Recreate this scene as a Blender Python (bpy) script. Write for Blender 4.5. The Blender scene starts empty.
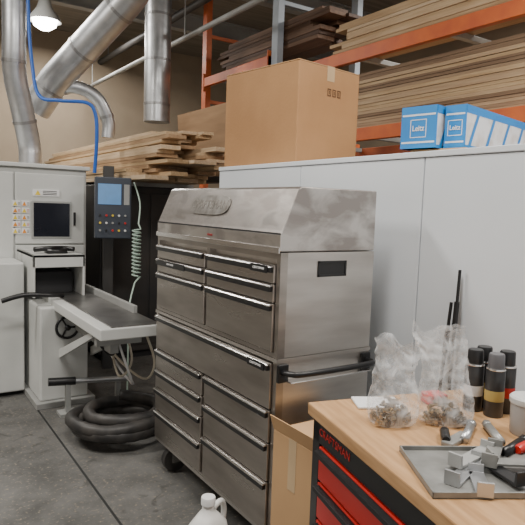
import bpy, bmesh, math, random
from mathutils import Vector, Matrix, noise
random.seed(7)
COL = bpy.context.scene.collection

# ---------------------------------------------------------------- materials
MATS = {}
def mat(name, c, rough=0.5, metal=0.0, c2=None, nscale=6.0, stretch=(1,1,1), bump=0.0, bscale=40.0, lo=0.35, hi=0.65,
        emit=0.0, alpha=1.0, trans=0.0, spec=0.5, detail=5.0, r2=None, dist=0.0, a2=None):
    if name in MATS: return MATS[name]
    m = bpy.data.materials.new(name); m.use_nodes = True
    nt = m.node_tree; b = nt.nodes["Principled BSDF"]
    b.inputs["Base Color"].default_value = (*c, 1)
    b.inputs["Roughness"].default_value = rough
    b.inputs["Metallic"].default_value = metal
    b.inputs["Alpha"].default_value = alpha
    b.inputs["Transmission Weight"].default_value = trans
    b.inputs["Specular IOR Level"].default_value = spec
    if emit:
        b.inputs["Emission Color"].default_value = (*c, 1); b.inputs["Emission Strength"].default_value = emit
    tc = nt.nodes.new("ShaderNodeTexCoord"); mp = nt.nodes.new("ShaderNodeMapping")
    mp.inputs["Scale"].default_value = stretch
    nt.links.new(tc.outputs["Object"], mp.inputs["Vector"])
    if c2 is None: c2 = tuple(min(1, v*0.86) for v in c)
    n = nt.nodes.new("ShaderNodeTexNoise"); n.inputs["Scale"].default_value = nscale; n.inputs["Detail"].default_value = detail
    n.inputs["Distortion"].default_value = dist
    nt.links.new(mp.outputs["Vector"], n.inputs["Vector"])
    r = nt.nodes.new("ShaderNodeValToRGB")
    r.color_ramp.elements[0].position = lo; r.color_ramp.elements[0].color = (*c, 1)
    r.color_ramp.elements[1].position = hi; r.color_ramp.elements[1].color = (*c2, 1)
    nt.links.new(n.outputs["Fac"], r.inputs["Fac"]); nt.links.new(r.outputs["Color"], b.inputs["Base Color"])
    def mapped(v0, v1, sock):
        mr = nt.nodes.new("ShaderNodeMapRange"); mr.inputs["From Min"].default_value = lo; mr.inputs["From Max"].default_value = hi
        mr.inputs["To Min"].default_value = v0; mr.inputs["To Max"].default_value = v1
        nt.links.new(n.outputs["Fac"], mr.inputs["Value"]); nt.links.new(mr.outputs["Result"], sock)
    if r2 is not None: mapped(rough, r2, b.inputs["Roughness"])
    if a2 is not None: mapped(alpha, a2, b.inputs["Alpha"])
    if bump:
        n2 = nt.nodes.new("ShaderNodeTexNoise"); n2.inputs["Scale"].default_value = bscale
        nt.links.new(mp.outputs["Vector"], n2.inputs["Vector"])
        bp = nt.nodes.new("ShaderNodeBump"); bp.inputs["Strength"].default_value = bump; bp.inputs["Distance"].default_value = 0.01
        nt.links.new(n2.outputs["Fac"], bp.inputs["Height"]); nt.links.new(bp.outputs["Normal"], b.inputs["Normal"])
    MATS[name] = m
    return m

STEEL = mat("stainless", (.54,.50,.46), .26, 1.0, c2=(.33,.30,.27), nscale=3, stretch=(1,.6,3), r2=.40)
STEEL_S = mat("stainless_side_lit", (.70,.67,.63), .30, 1.0, c2=(.50,.47,.44), nscale=4, stretch=(.5,1,3), r2=.45)  # paler copy of the steel, brighter side reflections painted into its colour
STEEL_DUST_REFL = mat("stainless_dust_reflections", (.62,.59,.56), .28, .92, c2=(.34,.31,.29), nscale=7, lo=.40, hi=.60, r2=.45, stretch=(1,.7,1.8), detail=8, dist=.4)  # mottling mixes dust with reflections painted into the colour
CHROME = mat("bright_trim", (.80,.78,.76), .22, 1.0)
BLACK = mat("black_plastic", (.012,.012,.013), .35)
BLACKM = mat("black_matte", (.02,.02,.022), .75)
RUBBER = mat("black_rubber", (.022,.021,.021), .5, c2=(.06,.055,.05), nscale=12)
WHITEP = mat("white_panel", (.70,.74,.78), .42, c2=(.64,.68,.72), nscale=1.2)
MACH = mat("machine_grey_paint", (.62,.63,.61), .45, c2=(.52,.53,.51), nscale=2)
MACH2 = mat("machine_darker_grey", (.36,.37,.36), .5, c2=(.28,.28,.27), nscale=3)
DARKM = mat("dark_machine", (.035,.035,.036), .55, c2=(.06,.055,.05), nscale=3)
CARD = mat("cardboard", (.44,.24,.105), .8, c2=(.38,.20,.085), nscale=3, bump=.15, bscale=60)
CARD2 = mat("cardboard_light", (.52,.32,.16), .8, c2=(.46,.28,.14), nscale=3)
TAPE = mat("packing_tape", (.58,.42,.25), .15)
ORANGE = mat("rack_orange", (.62,.14,.03), .5, c2=(.5,.10,.03))
RACKG = mat("rack_grey_blue", (.44,.50,.56), .5)
GALV = mat("galvanised", (.60,.61,.62), .33, .9, c2=(.40,.41,.42), nscale=7, r2=.45)
GALVD = mat("galvanised_seam", (.35,.35,.35), .4, .9)
RED = mat("red_paint", (.55,.02,.015), .35, c2=(.48,.02,.015))
BUTCH = mat("butcher_block", (.52,.31,.15), .5, c2=(.38,.21,.09), nscale=9, stretch=(6,.6,6))
BLUEH = mat("blue_hose", (.02,.12,.5), .4)
BLUEB = mat("box_blue", (.015,.24,.60), .45, c2=(.02,.20,.54))
WHITE = mat("white_print", (.8,.8,.8), .5)
LIGHTBOX = mat("box_white", (.66,.67,.68), .6, c2=(.50,.46,.42), nscale=14, lo=.45, hi=.75)
PLAST = mat("clear_plastic", (.90,.92,.93), .16, alpha=.10, a2=.50, c2=(.95,.96,.97), nscale=22, lo=.40, hi=.66, detail=7, dist=1.5)
JUG = mat("white_jug", (.78,.78,.76), .4)
GREYT = mat("grey_tray", (.30,.30,.285), .4, .3, c2=(.20,.20,.19), nscale=14)
SCREEN = mat("dark_glass", (.012,.014,.022), .12)
CONT = mat("grey_container", (.42,.41,.40), .5, c2=(.34,.32,.30))
def wood(name, a, b): return mat(name, a, .7, c2=b, nscale=7, stretch=(8,.5,8), bump=.1, bscale=30)
WOODS = [wood("pine_a",(.50,.36,.21),(.38,.25,.13)), wood("pine_b",(.56,.42,.26),(.45,.31,.18)),
         wood("pine_c",(.42,.28,.16),(.32,.20,.11)), wood("pine_d",(.60,.47,.32),(.5,.36,.22))]
DWOODS = [wood("walnut_a",(.12,.065,.035),(.08,.04,.022)), wood("walnut_b",(.17,.095,.055),(.11,.06,.035)), wood("walnut_c",(.09,.05,.03),(.06,.03,.02))]
MWOODS = [wood("maple_a",(.36,.25,.15),(.26,.17,.10)), wood("maple_b",(.22,.14,.08),(.15,.09,.05)), wood("maple_c",(.46,.33,.20),(.36,.24,.14)), WOODS[0]]

# ---------------------------------------------------------------- helpers
def setp(o, parent):
    if parent is not None: o.parent = parent
def link(me, name, m, parent=None, smooth=False):
    o = bpy.data.objects.new(name, me); COL.objects.link(o)
    if m is not None and len(me.materials) == 0: me.materials.append(m)
    if smooth:
        for p in me.polygons: p.use_smooth = True
    setp(o, parent); return o
def finish(bm, name, m, parent=None, smooth=False):
    bmesh.ops.recalc_face_normals(bm, faces=bm.faces)
    me = bpy.data.meshes.new(name); bm.to_mesh(me); bm.free()
    return link(me, name, m, parent, smooth)
def add_box(bm, a, b, mi=0):
    x0,y0,z0 = [min(a[i],b[i]) for i in range(3)]; x1,y1,z1 = [max(a[i],b[i]) for i in range(3)]
    vs = [bm.verts.new(p) for p in [(x0,y0,z0),(x1,y0,z0),(x1,y1,z0),(x0,y1,z0),(x0,y0,z1),(x1,y0,z1),(x1,y1,z1),(x0,y1,z1)]]
    for f in [(0,3,2,1),(4,5,6,7),(0,1,5,4),(1,2,6,5),(2,3,7,6),(3,0,4,7)]:
        bm.faces.new([vs[i] for i in f])
    return vs
def bevel(o, w, seg=2):
    md = o.modifiers.new("bevel", 'BEVEL'); md.width = w; md.segments = seg; md.limit_method = 'ANGLE'; md.angle_limit = math.radians(40)
def box(name, a, b, m, parent=None, bv=0.003):
    bm = bmesh.new(); add_box(bm, a, b)
    o = finish(bm, name, m, parent)
    if bv: bevel(o, bv)
    return o
def boxes(name, lst, m, parent=None, bv=0.002):
    bm = bmesh.new()
    for a, b in lst: add_box(bm, a, b)
    o = finish(bm, name, m, parent)
    if bv: bevel(o, bv)
    return o
def prism(name, prof, axis, lo, hi, m, parent=None, bv=0.0):
    bm = bmesh.new()
    def P(p, t):
        if axis == 'x': return (t, p[0], p[1])
        if axis == 'y': return (p[0], t, p[1])
        return (p[0], p[1], t)
    A = [bm.verts.new(P(p, lo)) for p in prof]; B = [bm.verts.new(P(p, hi)) for p in prof]
    n = len(prof)
    bm.faces.new(A); bm.faces.new(B[::-1])
    for i in range(n): bm.faces.new([A[i], A[(i+1)%n], B[(i+1)%n], B[i]])
    o = finish(bm, name, m, parent)
    if bv: bevel(o, bv)
    return o
def smoothpath(pts, n=6):
    P = [Vector(p) for p in pts]; out = []
    for i in range(len(P)-1):
        p0 = P[max(i-1,0)]; p1 = P[i]; p2 = P[i+1]; p3 = P[min(i+2,len(P)-1)]
        for k in range(n):
            t = k/n
            out.append(.5*((2*p1)+(p2-p0)*t+(2*p0-5*p1+4*p2-p3)*t*t+(3*p1-p0-3*p2+p3)*t**3))
    out.append(P[-1]); return out
def add_tube(bm, pts, r, seg=10, cap=True, radii=None):
    pts = [Vector(p) for p in pts]; rings = []
    up = Vector((0,0,1)); prev = None
    for i, p in enumerate(pts):
        d = (pts[min(i+1,len(pts)-1)] - pts[max(i-1,0)]).normalized()
        if prev is None:
            a = d.cross(up)
            if a.length < .05: a = d.cross(Vector((1,0,0)))
            a.normalize()
        else:
            a = (prev - d*prev.dot(d)).normalized()
        b = d.cross(a); prev = a
        rr = radii[i] if radii else r
        rings.append([bm.verts.new(p + a*rr*math.cos(2*math.pi*k/seg) + b*rr*math.sin(2*math.pi*k/seg)) for k in range(seg)])
    for i in range(len(rings)-1):
        for k in range(seg):
            bm.faces.new([rings[i][k], rings[i][(k+1)%seg], rings[i+1][(k+1)%seg], rings[i+1][k]])
    if cap:
        bm.faces.new(rings[0]); bm.faces.new(rings[-1][::-1])
def tube(name, pts, r, m, parent=None, seg=12, radii=None):
    bm = bmesh.new(); add_tube(bm, pts, r, seg, True, radii)
    o = finish(bm, name, m, parent, True)
    e = o.modifiers.new("es", 'EDGE_SPLIT'); e.split_angle = math.radians(50)
    return o
def lathe(name, prof, m, parent=None, loc=(0,0,0), seg=28):
    bm = bmesh.new(); rings = []
    for r, z in prof:
        if r < 1e-5: rings.append([bm.verts.new((loc[0], loc[1], loc[2]+z))])
        else: rings.append([bm.verts.new((loc[0]+r*math.cos(2*math.pi*k/seg), loc[1]+r*math.sin(2*math.pi*k/seg), loc[2]+z)) for k in range(seg)])
    for i in range(len(rings)-1):
        A, B = rings[i], rings[i+1]
        for k in range(seg):
            k2 = (k+1)%seg
            if len(A)==1 and len(B)==1: continue
            if len(A)==1: bm.faces.new([A[0], B[k], B[k2]])
            elif len(B)==1: bm.faces.new([A[k], A[k2], B[0]])
            else: bm.faces.new([A[k], A[k2], B[k2], B[k]])
    o = finish(bm, name, m, parent, True)
    e = o.modifiers.new("es", 'EDGE_SPLIT'); e.split_angle = math.radians(40)
    return o
def text(name, s, size, origin, ex, ey, m, parent=None, sx=1.0, bold=0.0):
    c = bpy.data.curves.new(name, 'FONT'); c.body = s; c.size = size; c.extrude = .0006; c.offset = bold
    c.align_x = 'CENTER'; c.align_y = 'CENTER'
    t = bpy.data.objects.new(name+"_tmp", c); COL.objects.link(t)
    dg = bpy.context.evaluated_depsgraph_get(); dg.update()
    me = bpy.data.meshes.new_from_object(t.evaluated_get(dg))
    bpy.data.objects.remove(t)
    ex = Vector(ex).normalized(); ey = Vector(ey).normalized(); ez = ex.cross(ey)
    M = Matrix(((ex.x*sx,ey.x,ez.x,origin[0]),(ex.y*sx,ey.y,ez.y,origin[1]),(ex.z*sx,ey.z,ez.z,origin[2]),(0,0,0,1)))
    me.transform(M); me.materials.clear(); me.materials.append(m)
    return link(me, name, m, parent)
def thing(name, label, cat, loc=(0,0,0), rz=0.0, group=None, kind=None):
    e = bpy.data.objects.new(name, None); COL.objects.link(e); e.empty_display_size = .1
    e.location = loc; e.rotation_euler = (0,0,rz)
    e["label"] = label; e["category"] = cat
    if group: e["group"] = group
    if kind: e["kind"] = kind
    return e
def tag(o, label, cat, group=None, kind=None):
    o["label"] = label; o["category"] = cat
    if group: o["group"] = group
    if kind: o["kind"] = kind
    return o

# ---------------------------------------------------------------- room
def floor_mat():
    m = bpy.data.materials.new("concrete_floor"); m.use_nodes = True; nt = m.node_tree; b = nt.nodes["Principled BSDF"]
    tc = nt.nodes.new("ShaderNodeTexCoord")
    n1 = nt.nodes.new("ShaderNodeTexNoise"); n1.inputs["Scale"].default_value = 2.6; n1.inputs["Detail"].default_value = 10; n1.inputs["Roughness"].default_value=.7
    n2 = nt.nodes.new("ShaderNodeTexNoise"); n2.inputs["Scale"].default_value = 60; n2.inputs["Detail"].default_value = 4
    n3 = nt.nodes.new("ShaderNodeTexNoise"); n3.inputs["Scale"].default_value = 7; n3.inputs["Detail"].default_value = 6; n3.inputs["Distortion"].default_value = 1.0
    for n in (n1,n2,n3): nt.links.new(tc.outputs["Object"], n.inputs["Vector"])
    r = nt.nodes.new("ShaderNodeValToRGB"); r.color_ramp.elements[0].position=.33; r.color_ramp.elements[1].position=.67
    r.color_ramp.elements[0].color=(.062,.061,.057,1); r.color_ramp.elements[1].color=(.175,.172,.163,1)
    nt.links.new(n1.outputs["Fac"], r.inputs["Fac"])
    r3 = nt.nodes.new("ShaderNodeValToRGB"); r3.color_ramp.elements[0].position=.60; r3.color_ramp.elements[1].position=.68
    r3.color_ramp.elements[0].color=(0,0,0,1); r3.color_ramp.elements[1].color=(.6,.6,.6,1)
    nt.links.new(n3.outputs["Fac"], r3.inputs["Fac"])
    mx3 = nt.nodes.new("ShaderNodeMixRGB"); mx3.inputs["Color2"].default_value=(.04,.038,.035,1)
    nt.links.new(r3.outputs["Color"], mx3.inputs["Fac"]); nt.links.new(r.outputs["Color"], mx3.inputs["Color1"])
    r2 = nt.nodes.new("ShaderNodeValToRGB"); r2.color_ramp.elements[0].position=.58; r2.color_ramp.elements[1].position=.74
    r2.color_ramp.elements[0].color=(0,0,0,1); r2.color_ramp.elements[1].color=(1,1,1,1)
    nt.links.new(n2.outputs["Fac"], r2.inputs["Fac"])
    mx = nt.nodes.new("ShaderNodeMixRGB"); mx.inputs["Color2"].default_value=(.27,.23,.17,1)
    nt.links.new(r2.outputs["Color"], mx.inputs["Fac"]); nt.links.new(mx3.outputs["Color"], mx.inputs["Color1"])
    sp = nt.nodes.new("ShaderNodeSeparateXYZ"); nt.links.new(tc.outputs["Object"], sp.inputs[0])
    s = nt.nodes.new("ShaderNodeMath"); s.operation='SUBTRACT'; s.inputs[1].default_value=.81; nt.links.new(sp.outputs["X"], s.inputs[0])
    ab = nt.nodes.new("ShaderNodeMath"); ab.operation='ABSOLUTE'; nt.links.new(s.outputs[0], ab.inputs[0])
    lt = nt.nodes.new("ShaderNodeMath"); lt.operation='LESS_THAN'; lt.inputs[1].default_value=.006; nt.links.new(ab.outputs[0], lt.inputs[0])
    mx2 = nt.nodes.new("ShaderNodeMixRGB"); mx2.inputs["Color2"].default_value=(.02,.02,.02,1)
    nt.links.new(lt.outputs[0], mx2.inputs["Fac"]); nt.links.new(mx.outputs["Color"], mx2.inputs["Color1"])
    nt.links.new(mx2.outputs["Color"], b.inputs["Base Color"]); b.inputs["Roughness"].default_value=.6
    bp = nt.nodes.new("ShaderNodeBump"); bp.inputs["Strength"].default_value=.15; nt.links.new(n2.outputs["Fac"], bp.inputs["Height"]); nt.links.new(bp.outputs["Normal"], b.inputs["Normal"])
    return m
WALL = mat("wall_paint", (.35,.28,.20), .85, c2=(.29,.23,.165), nscale=1.5)
WALLL = mat("wall_paint_light", (.50,.46,.41), .85, c2=(.34,.31,.27), nscale=.6)  # light tone of the unseen left wall, chosen for its reflection in the steel
CEIL = mat("ceiling_deck", (.26,.23,.19), .9, c2=(.19,.17,.14), nscale=1, stretch=(1,12,1))
def struct(o): o["kind"] = "structure"; return o
struct(box("floor", (-3.5,-3,-.1), (6.6,9.6,0), floor_mat(), None, 0))
struct(box("wall_back", (-3.5,9.6,-.1), (6.6,9.8,4.1), WALL, None, 0))
struct(box("wall_right", (6.6,-3,-.1), (6.8,9.8,4.1), WALL, None, 0))
struct(box("wall_left", (-3.7,-3,-.1), (-3.5,9.8,4.1), WALLL, None, 0))
struct(box("ceiling", (-3.5,-3,4.0), (6.6,9.6,4.1), CEIL, None, 0))
for i, y in enumerate((4.4, 6.0, 7.6)):
    struct(boxes("trim_%d" % (i+1), [((-3.5,y-.06,3.985),(6.6,y+.06,4.0)),((-3.5,y-.01,3.78),(6.6,y+.01,3.985)),((-3.5,y-.06,3.765),(6.6,y+.06,3.78))], MACH2, None, 0))

# ---------------------------------------------------------------- tool chest (front plane faces -x)
FX, Y0, Y1, BX = 1.145, 1.61, 2.67, 1.585
YM = (Y0+Y1)/2
def drawer(parent, y0, y1, z0, z1, x, label=False, st=STEEL, far=False):
    d = box("drawer", (x-.010, y0, z0), (x+.03, y1, z1), st, parent, .003)
    hz = z1-.014
    prof = [(x-.010,hz+.013),(x-.020,hz+.011),(x-.024,hz+.007),(x-.024,hz+.004),(x-.010,hz+.006)]
    h = prism("handle", prof, 'y', y0+.004, y1-.004, CHROME, d, .001); h["label"]="polished full-width pull rail"
    box("handle_grip", (x-.0235, y0+.005, hz-.013), (x-.010, y1-.005, hz+.0045), BLACK, d, .002)
    if label:
        ya = (y1-.03-label) if far else (y0+.02)
        p = box("nameplate", (x-.0265, ya, hz-.016), (x-.0236, ya+label, hz+.011), BLACK, d, .0005)
        text("lettering", "CRAFTSMAN", .0125, (x-.0270, ya+label/2, hz-.002), (0,-1,0), (0,0,1), WHITE, p, 1.05)
    return d

tc = thing("tool_chest", "stainless steel top tool chest with slanted lid, dusty and with painted reflections", "tool chest", (FX, YM, .822))
def L(z): return z-.822
hw = (Y1-Y0)/2
boxes("body", [((.031,-hw,0),(.44,-hw+.012,L(1.195))),((.031,hw-.012,0),(.44,hw,L(1.195))),((.43,-hw+.012,0),(.44,hw-.012,L(1.195))),
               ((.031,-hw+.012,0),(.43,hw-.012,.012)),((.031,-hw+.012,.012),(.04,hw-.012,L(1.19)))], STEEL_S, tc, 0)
boxes("front_frame", [((0,-hw,0),(.031,-hw+.022,L(1.195))),((0,hw-.022,0),(.031,hw,L(1.195))),((0.001,-.010,0.016),(.03,.010,L(1.172))),
                      ((0,-hw+.022,L(1.172)),(.03,hw-.022,L(1.195))),((0,-hw+.022,0),(.03,hw-.022,.016))], STEEL, tc, 0)
for s in (-1, 1):
    ya, yb = (-hw+.025, -.013) if s < 0 else (.013, hw-.025)
    drawer(tc, ya, yb, L(1.085), L(1.150), 0, label=.11 if s < 0 else False)
    drawer(tc, ya, yb, L(1.017), L(1.082), 0, label=.30 if s>0 else False, far=True)
    drawer(tc, ya, yb, L(.842), L(1.014), 0)
lidp = [(-.004,L(1.198)),(-.004,L(1.255)),(.004,L(1.272)),(.066,L(1.418)),(.080,L(1.426)),(.44,L(1.426)),(.44,L(1.198))]
lid = prism("lid", lidp, 'y', -hw, hw, STEEL_DUST_REFL, tc, .004); lid["label"] = "slanted steel lid streaked with dust and painted reflections"
prism("lid_lip", [(-.010,L(1.192)),(-.010,L(1.212)),(-.004,L(1.214)),(-.004,L(1.192))], 'y', -hw, hw, CHROME, lid, .001)
box("lid_gap", (-.005,-hw+.001,L(1.258)), (-.0035,hw-.001,L(1.263)), BLACKM, lid, 0)
d = Vector((.062,0,L(1.418)-L(1.272))).normalized(); nrm = Vector((-d.z,0,d.x))
cen = Vector((.036,.06,L(1.350)))
pm = bmesh.new()
prof = []
for k in range(24):
    a = 2*math.pi*k/24; prof.append((.17*math.copysign(abs(math.cos(a))**.6, math.cos(a)), .045*math.copysign(abs(math.sin(a))**.6, math.sin(a))))
va = [pm.verts.new(cen + Vector((0,-p[0],0)) + d*p[1] + nrm*.001) for p in prof]; vb = [pm.verts.new(cen + Vector((0,-p[0],0)) + d*p[1] + nrm*.005) for p in prof]
pm.faces.new(va); pm.faces.new(vb)
for i in range(24): pm.faces.new([va[i],va[(i+1)%24],vb[(i+1)%24],vb[i]])
EMB = mat("emblem_steel", (.66,.64,.61), .3, .9, c2=(.38,.36,.33), nscale=20)
em = finish(pm, "emblem", EMB, lid)
text("lettering", "CRAFTSMAN", .058, cen+nrm*.0055, (0,-1,0), d, mat("emblem_dark",(.22,.20,.18),.5,.3), em, .95)
grip = boxes("side_grip", [((.165,-hw-.004,L(1.105)),(.30,-hw+.001,L(1.113))),((.165,-hw-.004,L(1.155)),(.30,-hw+.001,L(1.163))),
             ((.165,-hw-.004,L(1.105)),(.173,-hw+.001,L(1.163))),((.292,-hw-.004,L(1.105)),(.30,-hw+.001,L(1.163))),((.17,-hw-.0015,L(1.11)),(.295,-hw,L(1.158)))], BLACK, tc, .001)
grip["label"] = "black recessed carry grip"
box("lid_lock", (-.007,-.04,L(1.224)), (-.003,.0,L(1.233)), mat("dark_red_plastic",(.28,.02,.02),.4), lid, .001)
# ---- lower cabinet
rc = thing("rolling_tool_cabinet", "brushed stainless steel rolling tool cabinet with side push handle", "tool cabinet", (FX, YM, 0))
boxes("body", [((.031,-hw,.165),(.44,-hw+.012,.805)),((.031,hw-.012,.165),(.44,hw,.805)),((.43,-hw+.012,.165),(.44,hw-.012,.805)),
               ((.001,-hw+.001,.150),(.439,hw-.001,.165)),((-.004,-hw-.004,.806),(.444,hw+.004,.820)),((.031,-hw+.012,.165),(.04,hw-.012,.805))], STEEL_S, rc, 0)
boxes("front_frame", [((0,-hw,.165),(.031,-hw+.022,.806)),((0,hw-.022,.165),(.031,hw,.806)),((.001,-.010,.18),(.03,.010,.625)),((0,-hw+.022,.165),(.03,hw-.022,.18))], STEEL, rc, 0)
drawer(rc, -hw+.025, hw-.025, .632, .800, 0, label=.11)
for s in (-1, 1):
    ya, yb = (-hw+.025, -.013) if s < 0 else (.013, hw-.025)
    for z0, z1 in ((.508,.627),(.363,.504),(.185,.359)) if s < 0 else ((.528,.627),(.435,.524),(.318,.431),(.185,.314)):
        drawer(rc, ya, yb, z0, z1, 0)
hp = smoothpath([(.02,-hw,.77),(.03,-hw-.05,.775),(.06,-hw-.075,.778),(.22,-hw-.08,.778),(.37,-hw-.075,.778),(.41,-hw-.05,.775),(.42,-hw,.77)], 6)
sh = tube("push_handle", hp, .011, BLACK, rc); sh["label"]="black tubular push handle"
for i,(a_,b_) in enumerate([((.0,-hw-.012,.735),(.045,-hw,.80)),((.395,-hw-.012,.735),(.44,-hw,.80))]):
    box("handle_bracket", a_, b_, BLACK, rc, .003)
box("handle_tray", (.03,-hw-.05,.738), (.41,-hw-.001,.744), CHROME, rc, .002)
for cx in (.07,.37):
    for cy in (-hw+.09, hw-.09):
        c = boxes("caster", [((cx-.045,cy-.035,.138),(cx+.045,cy+.035,.150)),((cx-.02,cy-.028,.05),(cx+.02,cy-.022,.14)),((cx-.02,cy+.022,.05),(cx+.02,cy+.028,.14))], CHROME, rc, .001)
        bm = bmesh.new(); add_tube(bm, [(cx,cy-.018,.062),(cx,cy+.018,.062)], .062, 24)
        w = finish(bm, "wheel", RUBBER, c)

# ---------------------------------------------------------------- white enclosure
en = thing("machine_enclosure", "tall light grey sheet-metal enclosure with a flat top carrying boxes", "enclosure", (1.75, 1.6, 0))
PY0, PY1 = -1.3, 1.55
boxes("body", [((.015,PY0,.02),(.85,PY1,1.56))], WHITEP, en, 0)
ys = [PY0, -.79, -.07, .72, PY1]
for i in range(4):
    box("panel", (0,ys[i]+.0025,.05), (.014,ys[i+1]-.0025,1.560), WHITEP, en, .003)
box("top_plate", (-.006,PY0,1.562), (.86,PY1,1.585), WHITEP, en, .003)
box("plinth", (.03,PY0,0), (.84,PY1,.02), BLACKM, en, 0)

# cardboard box on top
cb = thing("cardboard_box", "large plain brown sealed corrugated cardboard box on the enclosure", "cardboard box", (1.85,2.50,1.585), math.radians(8))
W,D,H = .495,.625,.55
b_ = box("body", (0,0,.001), (W,D,H-.006), CARD, cb, .006)
box("flap", (0,.002,H-.005), (W/2-.002,D-.002,H), CARD2, cb, .001)
box("flap", (W/2+.002,.002,H-.005), (W,D-.002,H), CARD2, cb, .001)
boxes("packing_tape", [((W/2-.03,-.0015,H-.08),(W/2+.03,-.0005,H+.001)),((W/2-.03,-.001,H),(W/2+.03,D+.001,H+.001))], TAPE, cb, 0)
PR = mat("brown_print",(.12,.06,.03),.8)
pr = []
for i in range(3): 
    x = .225+.04*i; pr += [((x,-.0022,H-.125),(x+.028,-.0016,H-.120)),((x,-.0022,H-.160),(x+.028,-.0016,H-.155)),((x,-.0022,H-.16),(x+.004,-.0016,H-.12)),((x+.024,-.0022,H-.16),(x+.028,-.0016,H-.12)),((x+.011,-.0022,H-.150),(x+.017,-.0016,H-.130))]
boxes("printed_symbols", pr, PR, cb, 0)

# blue boxes
def bluebox(loc, w, l, label):
    e = thing("product_box", label, "box", loc, math.radians(11.5), group="blue and white cartons on the enclosure")
    h = .165; q = min(w*.36, .036)
    box("body", (0,0,0), (l,w,h), LIGHTBOX, e, .002)
    boxes("blue_printing", [((-.001,-.001,h-.030),(l+.001,w+.001,h+.001)),((-.001,-.0012,0),(l+.001,w+.0012,.012)),((-.0012,-.001,0),(.006,w+.001,h))], BLUEB, e, 0)
    bm = bmesh.new()
    for k in range(4):
        x = .03+.15*k
        vs = [bm.verts.new(p) for p in ((x,-.0018,.012),(x+.022,-.0018,.012),(x+.085,-.0018,h-.030),(x+.063,-.0018,h-.030))]
        if x+.09 < l: bm.faces.new(vs)
    bmesh.ops.delete(bm, geom=[v for v in bm.verts if not v.link_faces], context='VERTS')
    finish(bm, "blue_stripes", BLUEB, e)
    m_ = .078
    boxes("white_stripe", [((-.002,.004,.020),(-.001,w-.004,.027)),((-.002,.004,.128),(-.001,w-.004,.135)),
          ((-.002,w/2-q,m_-q),(-.001,w/2-q+.003,m_+q)),((-.002,w/2+q-.003,m_-q),(-.001,w/2+q,m_+q)),((-.002,w/2-q,m_-q),(-.001,w/2+q,m_-q+.003)),((-.002,w/2-q,m_+q-.003),(-.001,w/2+q,m_+q))], WHITE, e, 0)
    text("lettering", "Leitz", q*.86, (-.0025,w/2,m_), (0,-1,0), (0,0,1), WHITE, e, .9, .0005)
    return e
bluebox((1.82,1.545,1.607), .155, .5, "blue and white carton with white square logo on its end")
bluebox((1.890,1.462,1.607), .085, .62, "narrower blue and white carton in front of another carton")
fb = box("flat_carton", (0,0,0), (.66,.24,.021), CARD2, None, .002); fb.location=(1.878,1.445,1.585); fb.rotation_euler=(0,0,math.radians(11.5))
tag(fb, "thin flat pale cardboard carton under the blue cartons", "carton")

# ---------------------------------------------------------------- pallet rack
rk = thing("pallet_rack", "tall storage rack with orange beams and grey-blue upright holding lumber", "rack", (3.2,0,0))
def upright(y, m):
    lst = []
    for x in (0, 1.0):
        lst.append(((x,y-.05,0),(x+.07,y+.05,3.75)))
    for k in range(5): lst.append(((.07,y-.015,.3+k*.75),(1.0,y+.015,.34+k*.75)))
    return boxes("upright", lst, m, rk, .003)
upright(4.74, RACKG); upright(.6, ORANGE); upright(6.2, ORANGE)
for z, ya, yb in ((2.53,.65,4.66),(1.90,.65,4.66),(2.72,4.80,6.15),(1.3,.65,4.66)):
    for x in (-.03, 1.03):
        boxes("beam", [((x,ya,z),(x+.05,yb,z+.10)),((x-.006,ya,z-.05),(x+.056,ya+.012,z+.15)),((x-.006,yb-.012,z-.05),(x+.056,yb,z+.15))], ORANGE, rk, .004)
    for i in range(int((yb-ya-.4)/.9)+1):
        y = ya+.3+.9*i; box("shelf_support", (.022,y,z+.06),(1.028,y+.05,z+.1), MACH2, rk, .002)

def lumber(name, x0, x1, y0, y1, z0, z1, mats, group, label, t=(.018,.03), jit=.25, w=(.12,.2)):
    z = z0
    while z < z1:
        tt = random.uniform(*t); x = x0
        while x < x1-.04:
            ww = random.uniform(*w); ww = min(ww, x1-x)
            a = y0+random.uniform(0,jit); b = y1-random.uniform(0,jit)
            off = random.uniform(-.012,0) if x==x0 else 0
            o = box(name, (-ww/2,-(b-a)/2,0), (ww/2-.004,(b-a)/2,tt-.0015), random.choice(mats), None, .0015)
            o.location = (x+ww/2+off, (a+b)/2, z)
            tag(o, label, "board", group)
            x += ww
        z += tt
    return z
lumber("lumber_board", 3.24, 3.59, 1.2, 4.35, 2.002, 2.42, MWOODS, "planks on the middle rack shelf", "long rough-sawn tan plank stacked on rack", jit=.5, w=(.17,.2))
lumber("lumber_board", 3.24, 3.59, 1.0, 4.0, 2.632, 2.87, WOODS, "pale planks on the upper rack shelf", "long pale plank stacked on upper rack shelf", t=(.022,.036), jit=.3, w=(.17,.2))
lumber("lumber_board", 3.29, 3.68, 3.99, 6.1, 2.875, 3.12, DWOODS, "dark planks on the high rack shelf", "long dark brown plank stacked on high rack", t=(.025,.04), jit=.35, w=(.17,.22))
lumber("lumber_board", 3.24, 3.59, 1.2, 4.3, 1.402, 1.75, DWOODS+MWOODS[:2], "planks on the lower rack shelf", "brown plank stacked on lower rack shelf", t=(.03,.045), jit=.4, w=(.17,.2))

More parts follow.
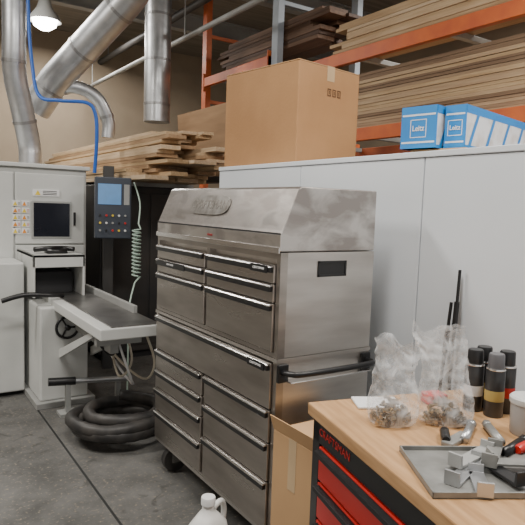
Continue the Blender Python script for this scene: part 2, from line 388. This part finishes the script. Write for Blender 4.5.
# lumber on dark machine
dm = thing("dust_cabinet", "dark steel machine cabinet carrying a lumber pile", "cabinet", (1.5,4.7,0))
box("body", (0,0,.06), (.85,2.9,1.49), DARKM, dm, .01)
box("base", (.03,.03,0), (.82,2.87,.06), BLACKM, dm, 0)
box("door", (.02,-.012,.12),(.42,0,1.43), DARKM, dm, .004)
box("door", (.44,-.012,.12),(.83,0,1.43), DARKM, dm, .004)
for yy in (0,1.2,2.8): box("top_rail", (0,yy,1.49),(.85,yy+.06,1.525), MACH2, dm, .002)
z = lumber("lumber_board", 1.62, 2.3, 3.95, 7.8, 1.526, 1.61, WOODS, "pale boards piled on the dark cabinet", "long pale pine board on dark cabinet", t=(.024,.034), jit=.5, w=(.14,.2))
z = lumber("lumber_board", 1.76, 2.3, 3.85, 7.8, z, 1.79, WOODS, "pale boards piled on the dark cabinet", "long pale pine board on dark cabinet", t=(.024,.034), jit=.7, w=(.14,.2))
z = lumber("lumber_board", 1.84, 2.25, 4.0, 8.2, z, 1.92, WOODS, "pale boards piled on the dark cabinet", "long pale pine board on dark cabinet", t=(.024,.034), jit=.6, w=(.14,.2))
PLY = mat("plywood_face",(.34,.21,.11),.8,c2=(.25,.15,.075),nscale=3,stretch=(1,.5,4))
ply = box("plywood_sheet", (0,-.55,0), (.018,.55,.62), PLY, None, .001)
ply.location=(2.50,4.75,1.602); ply.rotation_euler=(0,math.radians(-4),0); tag(ply, "brown plywood offcut sheet leaning by lumber pile", "plywood")
pc = boxes("plywood_rack", [((2.52,4.3,0),(2.57,4.35,1.6)),((2.52,5.25,0),(2.57,5.30,1.6)),((2.42,4.2,1.55),(2.57,5.35,1.60))], DARKM, None, .002)
tag(pc, "dark steel frame holding plywood sheet behind lumber", "rack")

# ---------------------------------------------------------------- woodworking machine
mc = thing("woodworking_machine", "large light grey industrial woodworking machine with enclosed cabinet", "machine", (0,0,0))
box("body", (.1,4.5,.10), (1.33,6.0,1.58), MACH, mc, .012)
box("base", (.14,4.54,0), (1.29,5.96,.10), MACH2, mc, .004)
box("top_cover", (.08,4.47,1.58), (1.35,6.0,1.61), MACH, mc, .006)
box("door", (.12,4.482,.16),(.80,4.5,1.54), MACH, mc, .006)
box("door", (.81,4.482,1.02),(1.31,4.5,1.54), MACH, mc, .006)
box("door", (.81,4.482,.75),(1.31,4.5,1.01), MACH, mc, .006)
bz = boxes("window_frame", [((.92,4.474,1.06),(1.21,4.483,1.34))], MACH2, mc, .004)
box("window_glass", (.935,4.470,1.075), (1.195,4.475,1.325), SCREEN, bz, .002)
box("service_column", (.3,4.12,.03), (.80,4.47,.92), MACH, mc, .012)
box("door_handle", (1.225,4.466,1.16),(1.24,4.482,1.26), BLACK, mc, .003)
ORS = mat("sticker_orange",(.75,.28,.03),.5); YES = mat("sticker_yellow",(.8,.6,.05),.5)
for r in range(5):
    for c in range(2):
        x = .79+c*.062; zz = 1.295-r*.05
        s = box("warning_sticker", (x,4.476,zz), (x+.055,4.4815,zz+.042), WHITE, mc, 0)
        prism("hazard_triangle", [(x+.004,zz+.005),(x+.034,zz+.005),(x+.019,zz+.036)], 'y', 4.4745, 4.476, ORS if (r+c)%2 else YES, s)
        boxes("fine_print", [((x+.037,4.475,zz+.008+.009*k),(x+.052,4.476,zz+.011+.009*k)) for k in range(3)], RED if r%2 else BLACK, s, 0)
s = box("warning_sticker", (.93,4.476,1.375), (1.12,4.4815,1.425), WHITE, mc, 0)
prism("hazard_triangle", [(.945,1.382),(.985,1.382),(.965,1.418)], 'y', 4.4745, 4.476, YES, s)
boxes("fine_print", [((1.0,4.475,1.385+.012*k),(1.10,4.476,1.390+.012*k)) for k in range(3)], BLACK, s, 0)
box("bed_column", (.83,3.80,.04), (1.14,4.48,.66), MACH, mc, .012)
box("bed_foot", (.80,3.76,0), (1.18,4.48,.04), MACH2, mc, .004)
hood = boxes("hood", [((.82,3.95,.965),(1.16,4.48,.985)),((.82,3.95,.70),(.835,4.48,.985)),((1.145,3.95,.70),(1.16,4.48,.985)),((.82,4.3,.70),(1.16,4.32,.985)),((.82,3.95,.90),(1.16,3.965,.985))], MACH, mc, .003)
hood["label"]="open-front light grey feed hood"
box("cutter_block", (.86,4.1,.70), (1.12,4.28,.86), BLACKM, mc, .01)
tb = box("feed_table", (.92,2.86,.635), (1.26,4.3,.695), MACH, mc, .006); tb["label"]="long light grey feed table"
box("table_surface", (.985,2.88,.695), (1.25,4.28,.702), mat("worn_steel",(.30,.29,.28),.32,.8,c2=(.18,.175,.17),nscale=8), tb, .001)
box("guide_fence", (1.225,3.2,.70), (1.25,4.2,.745), MACH2, tb, .003)
box("table_bracket", (.96,3.05,.56),(1.22,3.09,.635), MACH2, tb, .003)
box("table_bracket", (1.05,3.09,.50),(1.10,3.85,.635), MACH2, tb, .003)
prism("table_brace", [(3.1,.60),(3.85,.30),(3.85,.36),(3.1,.635)], 'x', .95, .97, MACH, tb)
prism("table_brace", [(3.1,.60),(3.85,.30),(3.85,.36),(3.1,.635)], 'x', 1.17, 1.19, MACH, tb)
tube("control_lever", smoothpath([(.62,3.9,.70),(.75,3.88,.735),(.9,3.86,.73),(1.0,3.9,.72)],5), .016, BLACK, mc)
bm = bmesh.new(); add_tube(bm, smoothpath([(.86,4.1,1.01),(.95,4.05,1.02),(1.05,4.12,1.015),(1.12,4.08,1.01)],5), .018, 10)
add_box(bm, (.93,4.02,.986),(1.06,4.12,1.015))
o = finish(bm, "air_gun", BLACK, None, True); tag(o, "black air blow gun lying on the machine hood", "air gun")
bm = bmesh.new(); R=.07
add_tube(bm, [(1.0+R*math.cos(a), 3.79, .52+R*math.sin(a)) for a in [2*math.pi*i/24 for i in range(25)]], .009, 8, False)
for a in (0,2.1,4.2): add_tube(bm, [(1.0,3.79,.52),(1.0+R*math.cos(a),3.79,.52+R*math.sin(a))], .006, 6)
add_tube(bm, [(1.0,3.80,.52),(1.0,3.77,.52)], .018, 12)
finish(bm, "hand_wheel", BLACK, mc, True)

# control panel on arm
cp = thing("control_panel", "dark blue-grey machine control panel with screen and push buttons", "control panel", (1.43,4.15,1.28), math.radians(-12))
pb = box("housing", (-.135,0,-.20), (.125,.09,.25), mat("panel_dark",(.05,.06,.08),.4), cp, .008)
box("screen", (-.115,-.004,.05), (.05,0,.20), mat("lcd",(.10,.20,.36),.15,c2=(.10,.22,.42),nscale=20,emit=.6), pb, .001)
for r in range(3):
    for c in range(5):
        lm_ = [BLACK, RED, MATS["sticker_yellow"], WHITE, MACH2][(r*2+c)%5]
        bm = bmesh.new(); add_tube(bm, [(-.10+.045*c,0,-.03-.055*r),(-.10+.045*c,-.014,-.03-.055*r)], .008, 12)
        finish(bm, "push_button", lm_, pb, False)
box("side_keys", (.07,-.004,.05), (.11,0,.20), MACH2, pb, .001)
tube("support_arm", [(.0,.10,.0),(.0,.30,.0),(.0,.36,.0)], .02, MACH2, cp)
boxes("wall_post", [((-.04,.34,-1.28),(.04,.42,.35))], DARKM, cp, .004)

# ---------------------------------------------------------------- ducts
def duct(name, pts, r, label, parent=None):
    if parent is None:
        e = thing(name, label, "duct", tuple(pts[0])); shell = "duct_shell"; o0 = Vector(pts[0])
    else:
        e = parent; shell = name; o0 = Vector(parent.location)
    P = [Vector(p)-o0 for p in pts]
    tube(shell, P, r, GALV, e, 28)
    acc = 0; nxt = .25
    for i in range(len(P)-1):
        seg = (P[i+1]-P[i]); Ls = seg.length; d = seg.normalized()
        while nxt < acc+Ls:
            q = P[i]+d*(nxt-acc); bm = bmesh.new(); add_tube(bm, [q-d*.012, q+d*.012], r+.005, 28); finish(bm, "duct_band", GALVD, e); nxt += .45
        acc += Ls
    return e
duct("vertical_duct", [(2.44,5.78,3.98),(2.44,5.78,2.2)], .135, "vertical spiral galvanised extraction duct dropping from ceiling")
dd = duct("diagonal_duct", [(2.25,3.65,3.99),(1.63,4.52,2.90),(1.23,5.08,2.34),(1.1,5.2,2.1)], .125, "thick diagonal galvanised dust extraction duct")
duct("branch_duct", smoothpath([(1.12,5.2,2.20),(1.35,5.05,2.30),(1.55,5.0,2.24),(1.66,5.0,2.05),(1.66,5.0,1.90)],5), .055, "", dd)
duct("machine_duct", smoothpath([(.86,4.74,3.98),(.86,4.76,2.6),(.87,4.8,2.3),(.93,4.85,2.05),(.99,4.9,1.80),(1.0,4.9,1.70)],4)+[Vector((1.0,4.9,1.614))], .085, "galvanised duct joining the machine top")
duct("machine_duct", [(.66,5.05,3.98),(.66,5.05,2.5),(.70,5.1,1.72),(.70,5.1,1.68),(.70,5.1,1.614)], .08, "galvanised duct joining the machine top from ceiling")
# pipes
def pipe(x, z, y0, y1, r, m, lab):
    e = thing("ceiling_pipe", lab, "pipe", (x, y0, z))
    tube("pipe_run", [(0,0,0),(0,y1-y0,0)], r, m, e)
    for k in range(3):
        y = .4+k*(y1-y0-.8)/2; tube("hanger_rod", [(0,y,r*.8),(0,y,4.0-z)], .006, MACH2, e, 6)
pipe(2.8, 3.15, 2.2, 9.6, .028, MACH2, "grey sprinkler pipe running under the ceiling")
pipe(3.05, 3.62, 4.8, 9.6, .045, DARKM, "dark pipe running high along the ceiling")
h = tube("air_hose", smoothpath([(.92,4.60,3.98),(.93,4.61,2.78),(.95,4.56,2.3),(.985,4.50,2.10),(1.1,4.4,2.07),(1.27,4.29,2.06),(1.325,4.27,1.98),(1.335,4.27,1.80),(1.33,4.30,1.56)],6), .013, BLUEH, None)
tag(h, "blue compressed-air hose dropping from the ceiling to machine", "hose")
helix = [(1.53+.03*math.cos(t*.9), 3.95+.03*math.sin(t*.9), 1.16-.34*t/90) for t in range(91)]
hh = tube("coiled_hose", smoothpath([(1.60,4.2,1.5),(1.59,4.05,1.35),(1.55,3.97,1.2)],4)+helix+smoothpath([(1.50,3.9,.78),(1.42,3.8,.6),(1.4,3.75,.3),(1.38,3.7,.01)],4), .006, mat("pale_green_hose",(.45,.58,.50),.4), None, 8)
tag(hh, "pale green coiled air hose hanging beside the control panel", "hose")

# high bay lamp
lm = thing("ceiling_lamp", "round high-bay lamp glowing white under the ceiling", "lamp", (1.59,7.0,3.35))
lathe("lamp_shade", [(.03,.25),(.06,.24),(.09,.14),(.17,.03),(.18,.0),(.165,.0),(.08,.12),(.0,.13)], MACH2, lm)
lathe("bulb", [(0,.115),(.09,.09),(.14,.02),(.12,-.05),(.06,-.09),(0,-.10)], mat("lamp_glow",(1,.97,.92),.5,c2=(1,.97,.92),emit=25), lm)
tube("stem", [(0,0,.25),(0,0,.65)], .01, BLACK, lm)

# ---------------------------------------------------------------- floor items by machine
fh = []
N = 190
for i in range(N):
    t = i/(N-1)*4.2*2*math.pi; k = i/(N-1)
    R = .235-.03*math.sin(k*9); fh.append((1.13+R*math.cos(t)+.03*math.sin(t*.37), 3.12+R*math.sin(t)*.95, .040+.125*k+.012*abs(math.sin(t*1.7))))
radii = [.034+.0025*((i*2)%4>1) for i in range(N)]
bm = bmesh.new(); add_tube(bm, fh, .034, 12, True, radii); 
o = finish(bm, "flexible_hose", RUBBER, None, True); tag(o, "thick black flexible hose coiled on the concrete floor", "hose")
rs = thing("foot_bar", "grey steel floor bar with black rubber grips by the machine", "bar", (1.08,3.62,0))
tube("crossbar", [(-.22,0,.22),(.27,-.08,.20)], .018, GALV, rs)
tube("rubber_grip", [(-.24,.003,.221),(-.08,-.02,.214)], .026, BLACK, rs)
boxes("support_leg", [((-.14,-.03,.02),(-.11,.0,.2)),((-.18,-.06,0),(-.07,.04,.02))], MACH2, rs, 0)
boxes("support_leg", [((.17,-.07,.02),(.20,-.04,.19)),((.13,-.12,0),(.24,.0,.02))], MACH2, rs, 0)
CAB = mat("cream_cable",(.55,.50,.40),.5)
for i, pts in enumerate([[(1.2,3.3,.62),(1.22,3.2,.42),(1.18,3.3,.30),(1.2,3.5,.42),(1.22,3.6,.60)],
                         [(1.1,3.15,.60),(1.15,3.05,.38),(1.22,3.2,.28),(1.2,3.45,.36),(1.12,3.7,.6)],
                         [(1.22,3.0,.63),(1.27,2.98,.45),(1.25,3.1,.33),(1.15,3.35,.45),(1.16,3.5,.62)],
                         [(1.0,3.3,.62),(1.05,3.2,.50),(1.15,3.3,.45),(1.2,3.4,.62)]]):
    c = tube("power_cable", smoothpath(pts,6), .007, [CAB,WHITE,CAB,BLACK][i], mc, 8)

# jug
jg = thing("plastic_jug", "white plastic jug with screw cap standing in front of tool cabinet", "jug", (.955,1.735,0), .4)
bm = bmesh.new(); rings=[]
for zz, sx, sy in [(0,.06,.045),(.006,.075,.058),(.03,.08,.062),(.17,.08,.062),(.21,.07,.055),(.245,.04,.035),(.262,.022,.022),(.285,.021,.021)]:
    ring=[]
    for k in range(28):
        a=2*math.pi*k/28; e_=.7 if zz<.23 else 1
        ring.append(bm.verts.new((sx*math.copysign(abs(math.cos(a))**e_,math.cos(a)), sy*math.copysign(abs(math.sin(a))**e_,math.sin(a)), zz)))
    rings.append(ring)
for i in range(len(rings)-1):
    for k in range(28): bm.faces.new([rings[i][k],rings[i][(k+1)%28],rings[i+1][(k+1)%28],rings[i+1][k]])
bm.faces.new(rings[0]); bm.faces.new(rings[-1])
finish(bm, "body", JUG, jg, True)
tube("handle", smoothpath([(.03,0,.255),(.075,0,.262),(.095,0,.22),(.08,0,.15)],6), .011, JUG, jg)
lathe("cap", [(0,.31),(.024,.31),(.026,.306),(.026,.283),(0,.283)], WHITE, jg)

# ---------------------------------------------------------------- floor carton by cabinet
ct = thing("tall_carton", "tall tan cardboard carton between tool cabinet and workbench", "cardboard box", (1.07,1.29,0))
box("body", (0,0,0), (.36,.22,.62), CARD2, ct, .004)
prism("flap", [(0,.62),(.004,.62),(-.012,.67),(-.016,.67)], 'y', .0, .22, CARD2, ct)
boxes("packing_tape", [((-.001,.09,.45),(0,.13,.62))], TAPE, ct, 0)

# ---------------------------------------------------------------- workbench
BR = math.radians(-14.3)
bx = thing("workbench", "rolling workbench with butcher-block top and red drawers in black frame", "workbench", (1.005,1.253,0), BR)
box("worktop", (0,-1.25,.765), (.62,0,.80), BUTCH, bx, .004)
boxes("frame", [((.02,-1.23,.12),(.05,-.02,.765)),((.05,-.04,.12),(.59,-.02,.765)),((.57,-1.23,.12),(.59,-.02,.765)),((.02,-1.23,.12),(.59,-1.21,.765)),((.02,-1.23,.10),(.59,-.02,.13)),
               ((.013,-.06,.10),(.03,-.015,.765)),((.013,-.66,.10),(.03,-.62,.765)),((.013,-1.235,.70),(.03,-.015,.765))], BLACK, bx, .003)
text("lettering", "CRAFTSMAN", .030, (.0122,-.15,.735), (0,-1,0), (0,0,1), RED, bx, 1.05)
for ya, yb in ((-.615,-.065),(-1.20,-.665)):
    for z0,z1 in ((.60,.695),(.49,.592),(.36,.482),(.14,.352)):
        dr = box("drawer", (.010,ya,z0), (.04,yb,z1), RED, bx, .003); dr["label"]="red drawer front"
        prism("handle", [(.010,z1-.004),(-.008,z1-.007),(-.010,z1-.018),(-.004,z1-.018),(.010,z1-.012)], 'y', ya+.01, yb-.01, BLACK, dr, .001)
for cx in (.09,.52):
    for cy in (-.10,-1.14):
        c = boxes("caster", [((cx-.04,cy-.035,.088),(cx+.04,cy+.035,.10)),((cx-.015,cy-.026,.04),(cx+.015,cy-.021,.09)),((cx-.015,cy+.021,.04),(cx+.015,cy+.026,.09))], MACH2, bx, .001)
        bm = bmesh.new(); add_tube(bm, [(cx,cy-.016,.045),(cx,cy+.016,.045)], .045, 20); finish(bm, "wheel", RUBBER, c)
BT = .80
# plastic bags
def bag(loc, h, w, d_, rz, seed, label):
    rnd = random.Random(seed)
    e = thing("plastic_bag", label, "plastic bag", loc, rz, group="clear bags of hardware on the workbench")
    bm = bmesh.new(); n = 72; rings=[]; NZ = 34
    prof = [(0,.70,.75),(.03,.93,1.0),(.15,1.0,1.08),(.3,.96,.95),(.45,.88,.72),(.6,.84,.52),(.75,.86,.34),(.9,.90,.20),(1.0,.93,.13)]
    def pr_(t):
        for i in range(len(prof)-1):
            if prof[i][0] <= t <= prof[i+1][0]:
                f = (t-prof[i][0])/(prof[i+1][0]-prof[i][0]); return [prof[i][k]*(1-f)+prof[i+1][k]*f for k in (1,2)]
        return prof[-1][1:]
    off = Vector((seed*3.1, seed*1.7, 0))
    for j in range(NZ+1):
        t = j/NZ; a_, b2 = pr_(t); ring=[]
        for k in range(n):
            a=2*math.pi*k/n
            x = w/2*a_*math.copysign(abs(math.cos(a))**.8, math.cos(a)); y = d_/2*b2*math.copysign(abs(math.sin(a))**.8, math.sin(a)); z = t*h
            v = Vector((x,y,z))
            nz = noise.noise_vector(v*20+off)*.012 + noise.noise_vector(v*55+off)*.005
            s_ = min(1, .25+t*1.3); nz *= s_
            tilt = .028*math.sin(seed)*t*t
            top = .03*noise.noise(Vector((x*14,y*14,seed*2.3)))*t**3*2
            ring.append(bm.verts.new((x+nz.x+tilt, y+nz.y, max(z+(nz.z if t>.1 else 0)+top,.001))))
        rings.append(ring)
    for i in range(len(rings)-1):
        for k in range(n): bm.faces.new([rings[i][k],rings[i][(k+1)%n],rings[i+1][(k+1)%n],rings[i+1][k]])
    bm.faces.new(rings[0])
    finish(bm, "bag_film", PLAST, e, True)
    o = thing("loose_hardware", "small brass and steel fittings inside a clear bag", "hardware", loc, rz, kind="stuff")
    bm = bmesh.new(); 
    for i in range(80):
        x,y = rnd.uniform(-.33,.33)*w, rnd.uniform(-.33,.33)*d_; z = rnd.uniform(.008,.07)*(1-2.5*(abs(x)/w))
        z = max(z,.012)
        a = rnd.uniform(0,6.28); L_ = rnd.uniform(.008,.014); v = Vector((math.cos(a),math.sin(a),rnd.uniform(-.3,.3)))*L_
        c = Vector((x,y,z)); add_tube(bm, [c-v,c+v], .003, 6); add_tube(bm, [c+v,c+v*1.35], .0065, 6)
    finish(bm, "fittings", mat("brass_mix",(.40,.27,.12),.35,.9,c2=(.30,.29,.28),nscale=30), o)
    return e
bag((1.10,1.02,BT), .235, .13, .10, -.5, 3, "clear crumpled plastic bag holding small brass fittings")
bag((1.23,.955,BT), .245, .145, .10, -.75, 11, "taller clear plastic bag with metal hardware, open at top")
# spray cans
CANB = mat("can_black",(.02,.02,.022),.3,c2=(.05,.05,.05),nscale=10)
def can(x, y, capm, bandm, label):
    e = thing("spray_can", label, "spray can", (x,y,BT), random.uniform(0,6), group="spray cans on the workbench")
    lathe("can_body", [(0,.002),(.024,.0),(.0258,.003),(.0258,.128),(.024,.133),(.018,.142),(.017,.144),(0,.144)], CANB, e)
    lathe("label_band", [(.0260,.045),(.0262,.047),(.0262,.072),(.0260,.074)], bandm, e)
    lathe("cap", [(.0215,.134),(.0220,.137),(.0210,.170),(.019,.174),(0,.175)], capm, e)
    lathe("rim", [(.025,.129),(.0264,.131),(.0255,.135),(.022,.136)], CHROME, e)
can(1.385,.985,BLACK,MATS["box_white"],"black spray can with black cap and pale label")
can(1.395,.925,mat("cap_grey",(.12,.12,.13),.4),mat("band_gold",(.45,.33,.10),.4),"black spray can with dark grey cap and gold label")
can(1.452,.93,BLACK,RED,"black spray can with black cap and red label")
can(1.440,.995,BLACK,MATS["band_gold"],"black spray can with gold label behind other cans")
# shallow metal tray with parts
ty = thing("metal_tray", "shallow grey metal tray with machine parts on the workbench", "tray", (1.06,.715,BT), math.radians(-30))
boxes("tray_shell", [((-.15,-.11,0),(.15,.11,.004)),((-.15,-.11,0),(-.146,.11,.014)),((.146,-.11,0),(.15,.11,.014)),((-.15,-.11,0),(.15,-.106,.014)),((-.15,.106,0),(.15,.11,.014))], GREYT, ty, .001)
def slab(name, loc, dims, rz, m, label, cat, tilt=0):
    o = box(name, (-dims[0]/2,-dims[1]/2,0), (dims[0]/2,dims[1]/2,dims[2]), m, None, .003)
    o.location = loc; o.rotation_euler=(tilt,0,rz); tag(o,label,cat); return o
for i,(x,y,rz,l) in enumerate([(1.02,.73,.3,.16),(1.08,.76,.15,.15),(1.13,.68,-.6,.13),(1.0,.68,.8,.11),(1.07,.67,1.3,.10),(1.11,.73,.5,.12)]):
    o = prism("steel_bracket", [(-l/2,0),(l/2,0),(l/2,.022),(l/2-.006,.022),(l/2-.008,.006),(-l/2+.008,.006),(-l/2+.006,.030),(-l/2,.030)], 'y', -.016, .016, [GALV,MACH2,GREYT,GALV,BLACK,GREYT][i], None, .001)
    o.location=(x,y,BT+.005+.007*(i%3)); o.rotation_euler=(0,0,rz); tag(o,"bent steel bracket lying in the grey tray","bracket",group="steel brackets in the tray")
for i,(x,y,rz) in enumerate([(1.20,.86,.5),(1.25,.82,.9),(1.22,.75,.2)]):
    bm = bmesh.new(); add_tube(bm, [(-.05,0,.012),(.05,0,.012)], .011, 14); add_tube(bm, [(.05,0,.012),(.07,0,.012)], .017-.005, 6)
    o = finish(bm, "steel_tool", [GALV,GREYT,BLACK][i], None, True); o.location=(x,y,BT); o.rotation_euler=(0,0,rz); tag(o,"short round steel tool on the workbench","tool",group="steel tools on the workbench")
# screwdrivers
for i,(x,y,rz,hm) in enumerate([(1.16,.90,.75,BLACK),(1.28,.74,.1,RED)]):
    e = thing("screwdriver", ["screwdriver with black grip on the workbench","screwdriver with red grip on the workbench"][i], "screwdriver", (x,y,BT), rz, group="screwdrivers on the workbench")
    tube("grip", [(-.07,0,.013),(-.06,0,.013),(-.01,0,.013),(.0,0,.013)], .012, hm, e, 10, [.009,.012,.012,.007])
    tube("blade", [(.0,0,.013),(.08,0,.008)], .003, CHROME, e, 8)
e = thing("plastic_container", "grey plastic container with pale lid on the workbench", "container", (1.355,.80,BT), .3)
lathe("container_body", [(0,0),(.038,.0),(.041,.006),(.043,.085),(0,.085)], CONT, e); lathe("lid", [(.045,.08),(.046,.083),(.046,.094),(.042,.098),(0,.098)], MACH, e)
slab("notepad", (1.17,1.145,BT), (.13,.09,.008), -.5, WHITE, "white paper pad near the workbench corner", "paper")
slab("small_carton", (1.33,1.075,BT), (.06,.05,.03), -.3, RED, "small red carton behind the plastic bags", "box")
slab("steel_plate", (1.15,.855,BT), (.10,.030,.012), .2, GREYT, "flat grey steel bar lying on the workbench", "metal bar")
# rods leaning against enclosure
for (x,y,h_,tl) in ((1.66,1.30,1.15,.02),(1.65,1.36,1.03,-.02)):
    e = thing("leaning_rod", "thin black metal pry bar leaning against the enclosure", "bar", (x,y,0), group="black bars leaning on the enclosure")
    tube("shaft", [(0,0,0),(.04,tl*.5,h_*.6),(.07,tl,h_)], .006, BLACK, e, 8)
    tube("grip", [(.055,tl*.8,h_*.82),(.062,tl*.9,h_*.9)], .010, BLACK, e, 8)

# ---------------------------------------------------------------- lights
def area(loc, size, power, col=(1,.955,.89), rot=(0,0,0)):
    l = bpy.data.lights.new("shop_light", 'AREA'); l.energy = power; l.shape='RECTANGLE'; l.size=size[0]; l.size_y=size[1]; l.color=col
    o = bpy.data.objects.new("shop_light", l); COL.objects.link(o); o.location=loc; o.rotation_euler=rot; return o
area((.3,1.0,3.7),(1.2,.5),105)
area((2.6,.2,3.7),(1.2,.5),92)
area((-1.4,3.6,3.7),(1.2,.5),125)
area((.4,6.2,3.7),(1.2,.4),100)
area((4.6,3.0,3.7),(.6,1.6),85)
area((2.2,8.3,3.7),(1.2,.4),90)
w = bpy.data.worlds.new("world"); bpy.context.scene.world = w; w.use_nodes = True
w.node_tree.nodes["Background"].inputs[0].default_value=(1,.98,.96,1); w.node_tree.nodes["Background"].inputs[1].default_value=.8

# ---------------------------------------------------------------- camera
cam = bpy.data.cameras.new("camera"); co = bpy.data.objects.new("camera", cam); COL.objects.link(co)
cam.sensor_fit='HORIZONTAL'; cam.sensor_width=36; cam.lens = 36*575/525; cam.clip_start=.05
yaw = math.radians(33.6); pitch = math.radians(-5.5); roll = math.radians(2.0)
fwd = Vector((math.sin(yaw)*math.cos(pitch), math.cos(yaw)*math.cos(pitch), math.sin(pitch)))
right = Vector((math.cos(yaw), -math.sin(yaw), 0)); up = right.cross(fwd)
r2 = right*math.cos(roll)+up*math.sin(roll); u2 = up*math.cos(roll)-right*math.sin(roll)
M = Matrix(((r2.x,u2.x,-fwd.x,0),(r2.y,u2.y,-fwd.y,0),(r2.z,u2.z,-fwd.z,1.35),(0,0,0,1)))
co.matrix_world = M
bpy.context.scene.camera = co
